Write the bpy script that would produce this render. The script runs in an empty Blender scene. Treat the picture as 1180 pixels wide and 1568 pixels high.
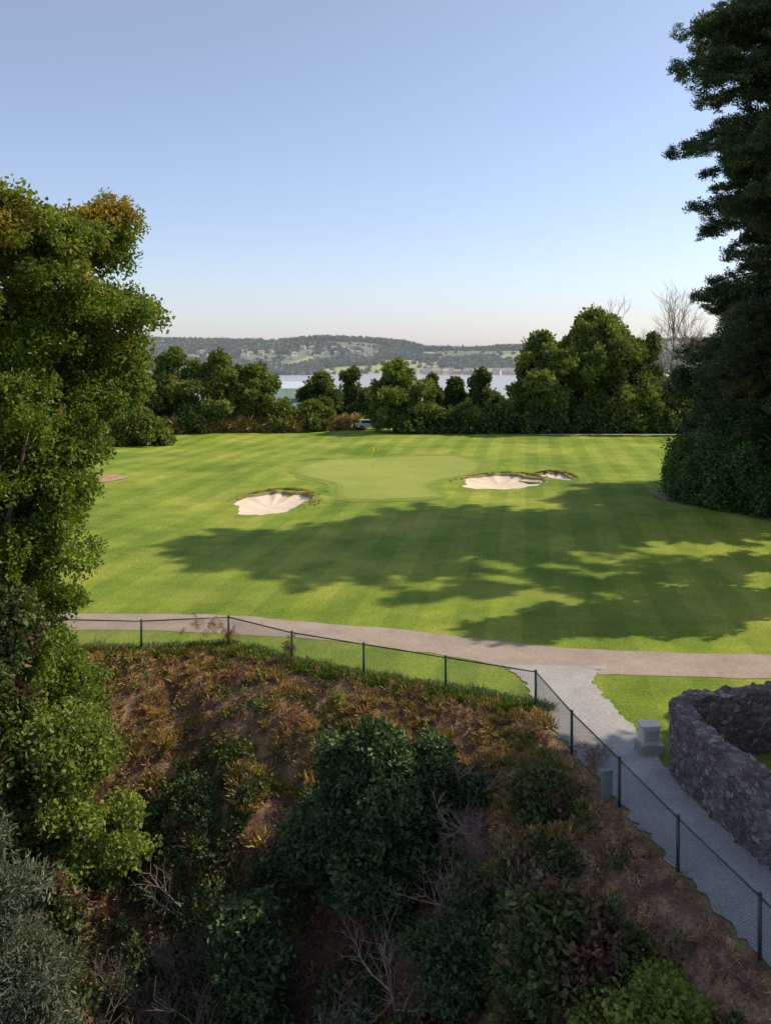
import bpy, math, random
import numpy as np
from mathutils import Vector, noise
rng = np.random.default_rng(11)
random.seed(11)
scene = bpy.context.scene
COL = scene.collection

# ------------------------------------------------------------------ helpers
def mesh_obj(name, verts, faces, mats, parent=None, smooth=False, link=True, midx=None):
    me = bpy.data.meshes.new(name)
    me.from_pydata([tuple(v) for v in verts], [], faces)
    for m in (mats if isinstance(mats, (list, tuple)) else [mats]):
        if m: me.materials.append(m)
    if midx is not None:
        me.polygons.foreach_set('material_index', midx)
    if smooth:
        me.polygons.foreach_set('use_smooth', [True]*len(me.polygons))
    me.update()
    ob = bpy.data.objects.new(name, me)
    if link: COL.objects.link(ob)
    if parent: ob.parent = parent
    return ob

class Geo:
    def __init__(s): s.v=[]; s.f=[]; s.m=[]
    def tube(s, pts, rad, n=6, m=0, cap=True):
        pts=[Vector(p) for p in pts]; b=len(s.v)
        for i,p in enumerate(pts):
            d=(pts[min(i+1,len(pts)-1)]-pts[max(i-1,0)]).normalized()
            a=d.cross(Vector((0,0,1)))
            if a.length<0.05: a=d.cross(Vector((0,1,0)))
            a.normalize(); c=d.cross(a)
            for k in range(n):
                t=2*math.pi*k/n
                s.v.append(p+(a*math.cos(t)+c*math.sin(t))*rad[i])
        for i in range(len(pts)-1):
            for k in range(n):
                s.f.append((b+i*n+k,b+i*n+(k+1)%n,b+(i+1)*n+(k+1)%n,b+(i+1)*n+k)); s.m.append(m)
        if cap:
            s.f.append(tuple(b+(len(pts)-1)*n+k for k in range(n))); s.m.append(m)
            s.f.append(tuple(b+n-1-k for k in range(n))); s.m.append(m)
    def box(s, c, size, rz=0, m=0, taper=1.0):
        b=len(s.v); ca,sa=math.cos(rz),math.sin(rz)
        for k in (-1,1):
            t=taper if k>0 else 1
            for i,j in ((-1,-1),(1,-1),(1,1),(-1,1)):
                x=i*size[0]/2*t; y=j*size[1]/2*t
                s.v.append(Vector((c[0]+x*ca-y*sa,c[1]+x*sa+y*ca,c[2]+k*size[2]/2)))
        for q in ((3,2,1,0),(4,5,6,7),(0,1,5,4),(1,2,6,5),(2,3,7,6),(3,0,4,7)):
            s.f.append(tuple(b+i for i in q)); s.m.append(m)
    def gable(s, c, size, rz, rh, m=0):
        b=len(s.v); ca,sa=math.cos(rz),math.sin(rz)
        L,W=size
        for x,y,z in ((-L/2,-W/2,0),(L/2,-W/2,0),(L/2,W/2,0),(-L/2,W/2,0),(-L/2,0,rh),(L/2,0,rh)):
            s.v.append(Vector((c[0]+x*ca-y*sa,c[1]+x*sa+y*ca,c[2]+z)))
        for q in ((0,1,5,4),(2,3,4,5),(3,0,4),(1,2,5)):
            s.f.append(tuple(b+i for i in q)); s.m.append(m)
    def obj(s,name,mats,parent=None,smooth=False,link=True):
        return mesh_obj(name,s.v,s.f,mats,parent,smooth,link,s.m)

def catmull(pts, n=8, closed=False):
    P=[np.array(p,float) for p in pts]; out=[]
    N=len(P); rngi=range(N if closed else N-1)
    for i in rngi:
        if closed: p0,p1,p2,p3=P[(i-1)%N],P[i],P[(i+1)%N],P[(i+2)%N]
        else: p0,p1,p2,p3=P[max(i-1,0)],P[i],P[i+1],P[min(i+2,N-1)]
        for k in range(n):
            t=k/n
            out.append(0.5*((2*p1)+(-p0+p2)*t+(2*p0-5*p1+4*p2-p3)*t*t+(-p0+3*p1-3*p2+p3)*t**3))
    if not closed: out.append(P[-1])
    return out

def sstep(a,b,x):
    t=np.clip((x-a)/(b-a),0,1); return t*t*(3-2*t)

# ------------------------------------------------------------------ materials
def new_mat(name):
    m=bpy.data.materials.new(name); m.use_nodes=True
    nt=m.node_tree; nt.nodes.clear()
    return m,nt,nt.nodes,nt.links
def ramp(nodes,stops):
    r=nodes.new('ShaderNodeValToRGB'); e=r.color_ramp.elements
    while len(e)<len(stops): e.new(0.5)
    for i,(p,c) in enumerate(stops):
        e[i].position=p; e[i].color=(c[0],c[1],c[2],1)
    return r
def noise_n(nodes,links,scale,detail=4,vec=None,rough=0.55):
    n=nodes.new('ShaderNodeTexNoise'); n.inputs['Scale'].default_value=scale
    n.inputs['Detail'].default_value=detail; n.inputs['Roughness'].default_value=rough
    if vec: links.new(vec,n.inputs['Vector'])
    return n
def mixc(nodes,links,fac,a,b,bt='MIX'):
    m=nodes.new('ShaderNodeMix'); m.data_type='RGBA'; m.blend_type=bt
    def put(s,v):
        if isinstance(v,bpy.types.NodeSocket): links.new(v,s)
        elif isinstance(v,(int,float)): s.default_value=v
        else: s.default_value=(v[0],v[1],v[2],1)
    put(m.inputs[0],fac); put(m.inputs[6],a); put(m.inputs[7],b)
    return m.outputs[2]
def maprange(nodes,links,val,a,b,c=0,d=1):
    m=nodes.new('ShaderNodeMapRange'); links.new(val,m.inputs[0])
    for i,v in enumerate((a,b,c,d)): m.inputs[i+1].default_value=v
    return m.outputs[0]

def leaf_mat(name,dark,light,alt=None,altlo=0.55,althi=0.7,trans=0.3,zgrad=None,rough=0.5,nscale=0.45,gain=1.0,matte=False):
    m,nt,nd,lk=new_mat(name)
    G=lambda c:tuple(min(0.6,v*gain) for v in c)
    oi=nd.new('ShaderNodeObjectInfo'); geo=nd.new('ShaderNodeNewGeometry')
    r=ramp(nd,[(0,G(dark)),(1,G(light))]); lk.new(oi.outputs['Random'],r.inputs[0])
    isl=ramp(nd,[(0,(0.6,0.6,0.6)),(1,(1.35,1.35,1.35))]); lk.new(geo.outputs['Random Per Island'],isl.inputs[0])
    col=mixc(nd,lk,1.0,r.outputs[0],isl.outputs[0],'MULTIPLY')
    if alt:
        nz=noise_n(nd,lk,nscale,3,geo.outputs['Position'])
        f=nz.outputs[0]
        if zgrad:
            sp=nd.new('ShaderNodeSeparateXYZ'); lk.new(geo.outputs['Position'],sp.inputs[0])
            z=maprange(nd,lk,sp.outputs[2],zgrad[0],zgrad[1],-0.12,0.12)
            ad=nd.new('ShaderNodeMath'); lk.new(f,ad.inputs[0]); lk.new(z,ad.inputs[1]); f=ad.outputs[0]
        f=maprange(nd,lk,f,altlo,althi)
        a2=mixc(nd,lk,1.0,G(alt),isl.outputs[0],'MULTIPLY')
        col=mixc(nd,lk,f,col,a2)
    if matte:
        p=nd.new('ShaderNodeBsdfDiffuse'); lk.new(col,p.inputs['Color'])
    else:
        p=nd.new('ShaderNodeBsdfPrincipled'); lk.new(col,p.inputs['Base Color'])
        p.inputs['Roughness'].default_value=rough
        p.inputs['Specular IOR Level'].default_value=0.35
    t=nd.new('ShaderNodeBsdfTranslucent')
    tc=mixc(nd,lk,1.0,col,(1.35,1.3,0.5),'MULTIPLY'); lk.new(tc,t.inputs[0])
    mx=nd.new('ShaderNodeMixShader'); mx.inputs[0].default_value=trans
    lk.new(p.outputs[0],mx.inputs[1]); lk.new(t.outputs[0],mx.inputs[2])
    o=nd.new('ShaderNodeOutputMaterial'); lk.new(mx.outputs[0],o.inputs[0])
    return m

def simple_mat(name,c1,c2,scale=3,rough=0.8,bump=0.3,bscale=20,metal=0):
    m,nt,nd,lk=new_mat(name)
    geo=nd.new('ShaderNodeNewGeometry')
    nz=noise_n(nd,lk,scale,5,geo.outputs['Position'])
    r=ramp(nd,[(0.3,c1),(0.7,c2)]); lk.new(nz.outputs[0],r.inputs[0])
    p=nd.new('ShaderNodeBsdfPrincipled'); lk.new(r.outputs[0],p.inputs['Base Color'])
    p.inputs['Roughness'].default_value=rough; p.inputs['Metallic'].default_value=metal
    if bump:
        n2=noise_n(nd,lk,bscale,6,geo.outputs['Position'])
        b=nd.new('ShaderNodeBump'); b.inputs['Strength'].default_value=bump; b.inputs['Distance'].default_value=0.03
        lk.new(n2.outputs[0],b.inputs['Height']); lk.new(b.outputs[0],p.inputs['Normal'])
    o=nd.new('ShaderNodeOutputMaterial'); lk.new(p.outputs[0],o.inputs[0])
    return m

bark=simple_mat('bark',(0.07,0.055,0.04),(0.18,0.14,0.105),4,0.9,0.8,12)
twig=simple_mat('dry_twig',(0.18,0.13,0.11),(0.38,0.30,0.26),5,0.9,0.3,20)
twig2=simple_mat('dark_twig',(0.10,0.07,0.07),(0.24,0.17,0.16),5,0.9,0.3,20)

# ------------------------------------------------------------------ world layout (metres, lawn level z=0)
fence_pts=[(-45,33.6),(-30,33.3),(-18.5,33.0),(-15.4,32.8),(-12.4,32.6),(-9.3,32.4),(-6.07,32.9),(-3.42,31.06),(-0.76,29.8),(2.02,28.5),(4.81,27.2),
           (5.28,24.1),(5.86,21.3),(6.4,18.6),(7.0,15.9),(7.6,13.1),(8.3,10.1),(8.9,7.2),(9.4,4.2),(9.9,0),(11,-30)]
FP=np.array(fence_pts)
poly=np.vstack([FP,[(-45,-30)]])
def in_poly(x,y,P):
    c=np.zeros(x.shape,bool); j=len(P)-1
    for i in range(len(P)):
        xi,yi=P[i]; xj,yj=P[j]
        if yi!=yj:
            cond=((yi>y)!=(yj>y))&(x<(xj-xi)*(y-yi)/(yj-yi)+xi)
            c^=cond
        j=i
    return c
def poly_dist(x,y,P):
    d=np.full(x.shape,1e9)
    for i in range(len(P)-1):
        ax,ay=P[i]; bx,by=P[i+1]; L=(bx-ax)**2+(by-ay)**2
        t=np.clip(((x-ax)*(bx-ax)+(y-ay)*(by-ay))/L,0,1)
        d=np.minimum(d,np.hypot(x-ax-t*(bx-ax),y-ay-t*(by-ay)))
    return d
def bank_s(x,y):
    d=poly_dist(x,y,FP); return np.where(in_poly(x,y,poly),d,-d)
bunkers=[(-8.9,65.6,2.8,4.1,0.3),(10.2,76.3,3.5,3.8,0.42),(15.3,78.4,1.7,2.2,0.36)]
def terrain(x,y,hole=True):
    x=np.asarray(x,float); y=np.asarray(y,float)
    s=bank_s(x,y); sp=np.clip(s-0.35,0,None)
    z=-10.2*(1-np.exp(-(sp/8.0)**1.65))
    z=z+np.clip(sp*0.5,0,1)*(0.30*np.sin(x*1.3+np.sin(y*0.9)*1.5)*np.sin(y*1.1+0.7)+0.15*np.sin(x*2.9+y*1.7))
    z=z+sstep(40,58,y)*(0.22*np.sin(x*0.11+0.6)*np.sin(y*0.13)+0.12*np.sin(x*0.27+y*0.12)) * (1-sstep(115,125,y)*0.6)
    z=z+0.7*np.exp(-(((x-20)/6)**2+((y-58)/5)**2))
    z=z-28*sstep(150,400,y)
    if hole:
        for cx,cy,rx,ry,l in bunkers:
            r=np.hypot((x-cx)/rx,(y-cy)/ry); z=z-1.4*(1-sstep(1.0,1.15,r))
    return z
def tz(x,y): return float(terrain(np.array([x]),np.array([y]))[0])

# ------------------------------------------------------------------ ground sheet
def axis(segs):
    out=[]
    for a,b,st in segs:
        out+=list(np.arange(a,b,st))
    out.append(segs[-1][1]); return np.array(out)
xs=axis([(-6000,-1000,500),(-1000,-200,100),(-200,-45,8),(-45,-20,1.0),(-20,22,0.4),(22,45,1.0),(45,200,8),(200,1000,100),(1000,6000,500)])
ys=axis([(-300,-20,40),(-20,8,2),(8,34,0.35),(34,60,0.8),(60,82,0.4),(82,130,1.2),(130,420,8),(420,1000,80),(1000,7000,500)])
X,Y=np.meshgrid(xs,ys)
Z=terrain(X,Y); S=bank_s(X,Y)
nx,ny=len(xs),len(ys)
V=np.stack([X.ravel(),Y.ravel(),Z.ravel()],1)
idx=np.arange(nx*ny).reshape(ny,nx)
F=np.stack([idx[:-1,:-1].ravel(),idx[:-1,1:].ravel(),idx[1:,1:].ravel(),idx[1:,:-1].ravel()],1)

def ground_mat():
    m,nt,nd,lk=new_mat('lawn_and_bank')
    geo=nd.new('ShaderNodeNewGeometry'); pos=geo.outputs['Position']
    at=nd.new('ShaderNodeAttribute'); at.attribute_name='bank'
    n1=noise_n(nd,lk,0.085,5,pos,0.6); n2=noise_n(nd,lk,0.45,7,pos,0.72); n3=noise_n(nd,lk,8,5,pos,0.75)
    base=ramp(nd,[(0.34,(0.12,0.19,0.022)),(0.5,(0.185,0.26,0.03)),(0.64,(0.275,0.315,0.05))]); lk.new(n1.outputs[0],base.inputs[0])
    m2=ramp(nd,[(0.32,(0.74,0.81,0.74)),(0.68,(1.24,1.17,1.2))]); lk.new(n2.outputs[0],m2.inputs[0])
    c=mixc(nd,lk,1,base.outputs[0],m2.outputs[0],'MULTIPLY')
    m3=ramp(nd,[(0.28,(0.5,0.55,0.5)),(0.72,(1.48,1.42,1.45))]); lk.new(n3.outputs[0],m3.inputs[0])
    c=mixc(nd,lk,1,c,m3.outputs[0],'MULTIPLY')
    mp=nd.new('ShaderNodeMapping'); lk.new(pos,mp.inputs[0]); mp.inputs['Rotation'].default_value=(0,0,math.radians(16)); mp.inputs['Scale'].default_value=(1,0.6,1)
    w=nd.new('ShaderNodeTexWave'); lk.new(mp.outputs[0],w.inputs[0]); w.inputs['Scale'].default_value=0.11; w.inputs['Distortion'].default_value=3.0; w.inputs['Detail'].default_value=0.5; w.inputs['Detail Scale'].default_value=0.12
    wr=ramp(nd,[(0.42,(0.86,0.91,0.86)),(0.58,(1.10,1.06,1.10))]); lk.new(w.outputs['Fac'],wr.inputs[0])
    c=mixc(nd,lk,1,c,wr.outputs[0],'MULTIPLY')
    n4=noise_n(nd,lk,0.14,7,pos,0.65); f4=maprange(nd,lk,n4.outputs[0],0.52,0.70,0,0.6)
    c=mixc(nd,lk,f4,c,(0.33,0.32,0.07))
    # bank litter
    n5=noise_n(nd,lk,0.9,8,pos,0.75); lit=ramp(nd,[(0.3,(0.05,0.037,0.034)),(0.47,(0.20,0.12,0.085)),(0.58,(0.36,0.24,0.14)),(0.66,(0.14,0.12,0.05)),(0.75,(0.12,0.15,0.05))]); lk.new(n5.outputs[0],lit.inputs[0])
    lm=mixc(nd,lk,1,lit.outputs[0],m3.outputs[0],'MULTIPLY')
    n7=noise_n(nd,lk,22,4,pos,0.8); m7=ramp(nd,[(0.35,(0.45,0.45,0.45)),(0.65,(1.5,1.5,1.5))]); lk.new(n7.outputs[0],m7.inputs[0])
    lm=mixc(nd,lk,1,lm,m7.outputs[0],'MULTIPLY')
    deep_shade=maprange(nd,lk,at.outputs['Fac'],3.5,7.5)
    lm=mixc(nd,lk,deep_shade,lm,mixc(nd,lk,1,lm,(0.5,0.42,0.48),'MULTIPLY'))  # litter darkens down the bank: shade of the hollow painted into its colour
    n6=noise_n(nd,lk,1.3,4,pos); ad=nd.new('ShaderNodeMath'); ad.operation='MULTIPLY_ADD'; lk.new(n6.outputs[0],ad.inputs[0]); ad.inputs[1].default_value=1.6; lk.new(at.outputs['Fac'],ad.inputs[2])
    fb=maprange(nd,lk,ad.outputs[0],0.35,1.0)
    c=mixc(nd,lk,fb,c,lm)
    p=nd.new('ShaderNodeBsdfPrincipled'); lk.new(c,p.inputs['Base Color']); p.inputs['Roughness'].default_value=0.85; p.inputs['Specular IOR Level'].default_value=0.15
    b=nd.new('ShaderNodeBump'); b.inputs['Strength'].default_value=0.9; b.inputs['Distance'].default_value=0.08; lk.new(n3.outputs[0],b.inputs['Height']); lk.new(b.outputs[0],p.inputs['Normal'])
    o=nd.new('ShaderNodeOutputMaterial'); lk.new(p.outputs[0],o.inputs[0]); return m
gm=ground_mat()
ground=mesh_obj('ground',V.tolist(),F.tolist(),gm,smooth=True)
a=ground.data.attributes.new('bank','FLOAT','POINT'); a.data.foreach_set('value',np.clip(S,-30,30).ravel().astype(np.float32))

# ------------------------------------------------------------------ paths
def path_mat(name,c1,c2):
    m,nt,nd,lk=new_mat(name)
    geo=nd.new('ShaderNodeNewGeometry'); pos=geo.outputs['Position']
    a=noise_n(nd,lk,0.6,6,pos,0.65); r=ramp(nd,[(0.3,c1),(0.7,c2)]); lk.new(a.outputs[0],r.inputs[0])
    v=noise_n(nd,lk,18,4,pos,0.8); r2=ramp(nd,[(0.3,(0.6,0.6,0.6)),(0.7,(1.38,1.38,1.38))]); lk.new(v.outputs[0],r2.inputs[0])
    c=mixc(nd,lk,1,r.outputs[0],r2.outputs[0],'MULTIPLY')
    p=nd.new('ShaderNodeBsdfPrincipled'); lk.new(c,p.inputs['Base Color']); p.inputs['Roughness'].default_value=0.9
    b=nd.new('ShaderNodeBump'); b.inputs['Strength'].default_value=0.5; b.inputs['Distance'].default_value=0.01; lk.new(v.outputs[0],b.inputs['Height']); lk.new(b.outputs[0],p.inputs['Normal'])
    o=nd.new('ShaderNodeOutputMaterial'); lk.new(p.outputs[0],o.inputs[0]); return m
def strip(name,A,B,mat,z,nc=6,jit=0.04):
    A=catmull(A,10); B=catmull(B,10)
    def res(P,n):
        P=np.array(P); d=np.r_[0,np.cumsum(np.hypot(*(P[1:]-P[:-1]).T))]; t=np.linspace(0,d[-1],n)
        return np.stack([np.interp(t,d,P[:,0]),np.interp(t,d,P[:,1])],1)
    n=160; A=res(A,n); B=res(B,n); v=[];f=[]
    for i in range(n):
        for k in range(nc+1):
            p=A[i]+(B[i]-A[i])*k/nc
            if k in(0,nc): p=p+rng.normal(0,jit,2)
            v.append((p[0],p[1],z+ (0.0 if k in(0,nc) else 0.012)))
    for i in range(n-1):
        for k in range(nc):
            q=i*(nc+1)+k; f.append((q,q+1,q+nc+2,q+nc+1))
    return mesh_obj(name,v,f,mat,smooth=True)
pm=path_mat('worn_tarmac',(0.25,0.195,0.175),(0.35,0.285,0.255))
pm2=path_mat('gravel_path',(0.26,0.255,0.27),(0.37,0.36,0.37))
strip('cart_path',[(-60,35.4),(-30,35.2),(-11.8,35.0),(-7.7,34.7),(-3.66,34.0),(-0.77,33.2),(2.46,31.9),(4.6,30.7),(6.2,30.2),(9.47,30.0),(13.5,29.7),(25,29.3),(50,29)],
      [(-60,38),(-30,37.5),(-13,37.2),(-6.8,36.9),(-2.48,35.8),(0.81,35.0),(3.9,33.8),(7.3,32.8),(10.2,32.4),(14.6,32.1),(25,31.8),(50,31.5)],pm,0.012)
strip('gravel_path',[(4.3,31.0),(4.75,29.6),(4.9,27.2),(5.33,24.1),(5.92,21.3),(6.45,18.6),(7.05,15.9),(7.65,13.1),(8.35,10),(9.4,4)],
      [(8.0,30.8),(7.2,29.6),(7.32,27.2),(7.65,25.1),(7.72,23.1),(7.98,20.5),(8.5,18.2),(9.3,15.6),(10.2,12.4),(10.9,10),(11.9,4)],pm2,0.028,jit=0.06)
strip('far_track',[(22,119),(32,119.5),(44,119),(70,116)],[(22,119.8),(32,120.3),(44,119.9),(70,117.5)],path_mat('pale_track',(0.3,0.32,0.33),(0.4,0.42,0.42)),0.22)

# ------------------------------------------------------------------ putting green
gpts=catmull([(-8.2,83),(-6.3,90.7),(-2.2,94.2),(3.7,95.4),(8.0,94.2),(9.45,89),(7.8,83),(4.5,78.6),(3.1,73.5),(3.9,67.7),(0.5,65.6),(-3.1,66.8),(-3.8,73.5),(-5.3,76.1),(-7.2,78.6)],8,True)
def drape(name,outline,mat,dz,step=0.8):
    from mathutils.geometry import delaunay_2d_cdt
    P=np.array(outline); gx,gy=np.meshgrid(np.arange(P[:,0].min(),P[:,0].max(),step),np.arange(P[:,1].min(),P[:,1].max(),step))
    gx=gx.ravel();gy=gy.ravel(); ins=in_poly(gx,gy,P)&(poly_dist(gx,gy,np.vstack([P,P[:1]]))>step*0.4)
    pts=[Vector(p) for p in P]+[Vector((a,b)) for a,b in zip(gx[ins],gy[ins])]
    r=delaunay_2d_cdt(pts,[],[list(range(len(P)))],1,1e-5)
    vv=np.array([(p.x,p.y) for p in r[0]]); z=terrain(vv[:,0],vv[:,1],False)+dz
    return mesh_obj(name,[(p[0],p[1],q) for p,q in zip(vv,z)],[list(f) for f in r[2]],mat,smooth=True)
def turf(name,c1,c2,fine=12):
    m,nt,nd,lk=new_mat(name)
    geo=nd.new('ShaderNodeNewGeometry'); pos=geo.outputs['Position']
    a=noise_n(nd,lk,0.25,7,pos,0.7); r=ramp(nd,[(0.3,c1),(0.7,c2)]); lk.new(a.outputs[0],r.inputs[0])
    v=noise_n(nd,lk,fine,4,pos,0.7); r2=ramp(nd,[(0.3,(0.75,0.75,0.75)),(0.7,(1.2,1.2,1.2))]); lk.new(v.outputs[0],r2.inputs[0])
    c=mixc(nd,lk,1,r.outputs[0],r2.outputs[0],'MULTIPLY')
    p=nd.new('ShaderNodeBsdfPrincipled'); lk.new(c,p.inputs['Base Color']); p.inputs['Roughness'].default_value=0.8; p.inputs['Specular IOR Level'].default_value=0.15
    o=nd.new('ShaderNodeOutputMaterial'); lk.new(p.outputs[0],o.inputs[0]); return m
def grow(P,k,j=0.0):
    P=np.array(P); Q=[]; n=len(P)
    for i in range(n):
        t=P[(i+1)%n]-P[i-1]; Q.append(P[i]+np.array([-t[1],t[0]])/np.hypot(*t)*(k+rng.normal(0,j)))
    return Q
drape('green_collar',grow(gpts,1.1,0.12),turf('collar_turf',(0.15,0.215,0.027),(0.20,0.26,0.038)),0.022)
drape('green_fringe',grow(gpts,0.35,0.06),turf('fringe_turf',(0.19,0.25,0.038),(0.24,0.295,0.052)),0.036)
drape('putting_green',gpts,turf('green_turf',(0.21,0.265,0.045),(0.285,0.325,0.07)),0.05)
mulch=[(-25.2+1.6*math.cos(t)*(1+.2*math.sin(3*t)),77+2.2*math.sin(t)) for t in np.linspace(0,6.28,24,endpoint=False)]
drape('bare_earth_patch',mulch,simple_mat('earth',(0.26,0.15,0.09),(0.42,0.27,0.16),1.5),0.04,0.6)

# flag
g=Geo(); gx,gy=-1.4,88.0; gz=tz(gx,gy)+0.05
g.tube([(gx,gy,gz),(gx,gy,gz+2.0)],[0.028,0.024],6,0)
g.tube([(gx,gy,gz-0.01),(gx,gy,gz+0.03)],[0.07,0.07],10,2)
n=6
for k in range(n+1):
    u=k/n*0.5; wv=0.05*math.sin(k*1.3); g.v+= [Vector((gx+0.02+u,gy+wv,gz+1.98-0.15*u)),Vector((gx+0.02+u*0.9,gy+wv,gz+1.5-0.1*u))]
b=len(g.v)-2*(n+1)
for k in range(n): g.f.append((b+2*k,b+2*k+1,b+2*k+3,b+2*k+2)); g.m.append(1)
yel=leaf_mat('yellow_cloth',(0.8,0.7,0.02),(0.8,0.7,0.02),trans=0.5)
g.obj('golf_flag',[simple_mat('yellow_pole',(0.65,0.6,0.08),(0.75,0.7,0.1),3,0.5,0),yel,simple_mat('cup',(0.02,0.02,0.02),(0.03,0.03,0.03),3,0.9,0)])

# ------------------------------------------------------------------ bunkers
sand=simple_mat('bunker_sand',(0.58,0.47,0.38),(0.70,0.58,0.48),1.2,0.95,0.4,9)
face_soil=simple_mat('bunker_face_soil',(0.14,0.13,0.05),(0.24,0.2,0.09),3)
rough_t=simple_mat('rough_turf',(0.15,0.21,0.03),(0.24,0.26,0.055),1.4,0.9,0.8,8)
def bback(t): return min(1,max(0,math.sin(t)*0.75+math.cos(t)*0.35+0.15))
for bi,(cx,cy,rx,ry,lip) in enumerate(bunkers):
    rings=[1.7,1.45,1.25,1.1,1.03,1.0,0.97,0.9,0.78,0.6,0.4,0.2,0.05]
    nseg=96; v=[];f=[];mi=[]
    for ri,r in enumerate(rings):
        for k in range(nseg):
            t=2*math.pi*k/nseg
            wob=1+0.09*math.sin(3*t+bi*1.7+0.5)+0.07*math.sin(5*t+2*bi)+0.035*math.sin(11*t+bi)+0.02*math.sin(19*t)
            rr=r*(wob if r<1.3 else 1+(wob-1)*0.5)
            x=cx+rx*rr*math.cos(t); y=cy+ry*rr*math.sin(t)
            back=bback(t)
            zt=float(terrain(np.array([x]),np.array([y]),False)[0])
            zc=float(terrain(np.array([cx]),np.array([cy]),False)[0])
            L=lip*back+0.02+0.05*back*math.sin(9*t)+0.03*back*math.sin(17*t)
            edge=zt+L-0.03-0.22*back
            if r>=1.65: z=zt+0.002
            elif r>=1.4: z=zt+L*0.35
            elif r>=1.2: z=zt+L*0.8
            elif r>=1.0: z=zt+L
            elif r>0.95: z=edge
            else:
                w=(0.97-r)/0.97; w=w**0.75
                z=edge*(1-w)+ (zc-0.30)*w + 0.03*math.sin(x*3)*math.cos(y*2.5)
            v.append((x,y,z))
    for ri in range(len(rings)-1):
        for k in range(nseg):
            back=bback(2*math.pi*k/nseg)
            f.append((ri*nseg+k,ri*nseg+(k+1)%nseg,(ri+1)*nseg+(k+1)%nseg,(ri+1)*nseg+k))
            mi.append(1 if rings[ri]<1.0 else (2 if rings[ri]==1.0 else (0 if (rings[ri]<1.2 and back>0.25) else 3)))
    f.append(tuple((len(rings)-1)*nseg+k for k in range(nseg))); mi.append(1)
    ob=mesh_obj('sand_bunker',v,f,[rough_t,sand,face_soil,gm],smooth=True,midx=mi)
    a=ob.data.attributes.new('bank','FLOAT','POINT'); a.data.foreach_set('value',[-30.0]*len(v))

# ------------------------------------------------------------------ leaf clusters + scattering
def cluster(name,mat,n,R,L,W,flat=1.0,up=0.0,seed=0):
    r=np.random.default_rng(seed+100)
    p=r.normal(size=(n,3)); p/=np.linalg.norm(p,axis=1)[:,None]; p*= (r.random((n,1))**0.45)*R
    p[:,2]*=flat
    d=r.normal(size=(n,3))*0.8+p/R*0.9; d[:,2]=d[:,2]*(flat*0.7+0.3)+up
    d/=np.linalg.norm(d,axis=1)[:,None]
    q=r.normal(size=(n,3)); w=np.cross(d,q); w/=np.linalg.norm(w,axis=1)[:,None]
    nn=np.cross(d,w)
    l=L*(0.7+0.6*r.random((n,1))); ww=W*(0.7+0.6*r.random((n,1)))
    a=p; b=p+d*l*0.3+w*ww*0.45+nn*l*0.05; c=p+d*l*0.7+w*ww*0.35+nn*l*0.02; e=p+d*l-nn*l*0.12
    c2=p+d*l*0.7-w*ww*0.35+nn*l*0.02; b2=p+d*l*0.3-w*ww*0.45+nn*l*0.05
    v=np.stack([a,b,c,e,c2,b2],1).reshape(-1,3)
    f=[]
    for i in range(n):
        k=i*6; f+=[(k,k+1,k+2,k+3),(k,k+3,k+4,k+5)]
    return mesh_obj(name,v.tolist(),f,mat,link=False)
_gn={}
def gn_for(cl):
    if cl.name in _gn: return _gn[cl.name]
    ng=bpy.data.node_groups.new('scatter_'+cl.name,'GeometryNodeTree')
    ng.interface.new_socket('Geometry',in_out='INPUT',socket_type='NodeSocketGeometry')
    ng.interface.new_socket('Geometry',in_out='OUTPUT',socket_type='NodeSocketGeometry')
    i=ng.nodes.new('NodeGroupInput'); o=ng.nodes.new('NodeGroupOutput')
    iop=ng.nodes.new('GeometryNodeInstanceOnPoints'); oi=ng.nodes.new('GeometryNodeObjectInfo')
    oi.inputs['Object'].default_value=cl
    oi.inputs['As Instance'].default_value=True
    ra=ng.nodes.new('GeometryNodeInputNamedAttribute'); ra.data_type='FLOAT_VECTOR'; ra.inputs['Name'].default_value='rot'
    sa=ng.nodes.new('GeometryNodeInputNamedAttribute'); sa.data_type='FLOAT'; sa.inputs['Name'].default_value='scl'
    L=ng.links
    L.new(i.outputs[0],iop.inputs['Points']); L.new(oi.outputs['Geometry'],iop.inputs['Instance'])
    L.new(ra.outputs[0],iop.inputs['Rotation']); L.new(sa.outputs[0],iop.inputs['Scale'])
    L.new(iop.outputs[0],o.inputs[0])
    _gn[cl.name]=ng; return ng
def scatter(name,pts,scl,cl,parent=None,upright=False,rot=None):
    pts=np.asarray(pts,float); n=len(pts)
    me=bpy.data.meshes.new(name); me.from_pydata(pts.tolist(),[],[])
    if rot is None:
        rot=rng.random((n,3))*2*math.pi
        if upright: rot[:,:2]=rng.normal(0,0.18,(n,2))
    a=me.attributes.new('rot','FLOAT_VECTOR','POINT'); a.data.foreach_set('vector',rot.astype(np.float32).ravel())
    a=me.attributes.new('scl','FLOAT','POINT'); a.data.foreach_set('value',np.asarray(scl,np.float32))
    ob=bpy.data.objects.new(name,me); COL.objects.link(ob)
    md=ob.modifiers.new('scatter','NODES'); md.node_group=gn_for(cl)
    if parent: ob.parent=parent
    return ob

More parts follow.
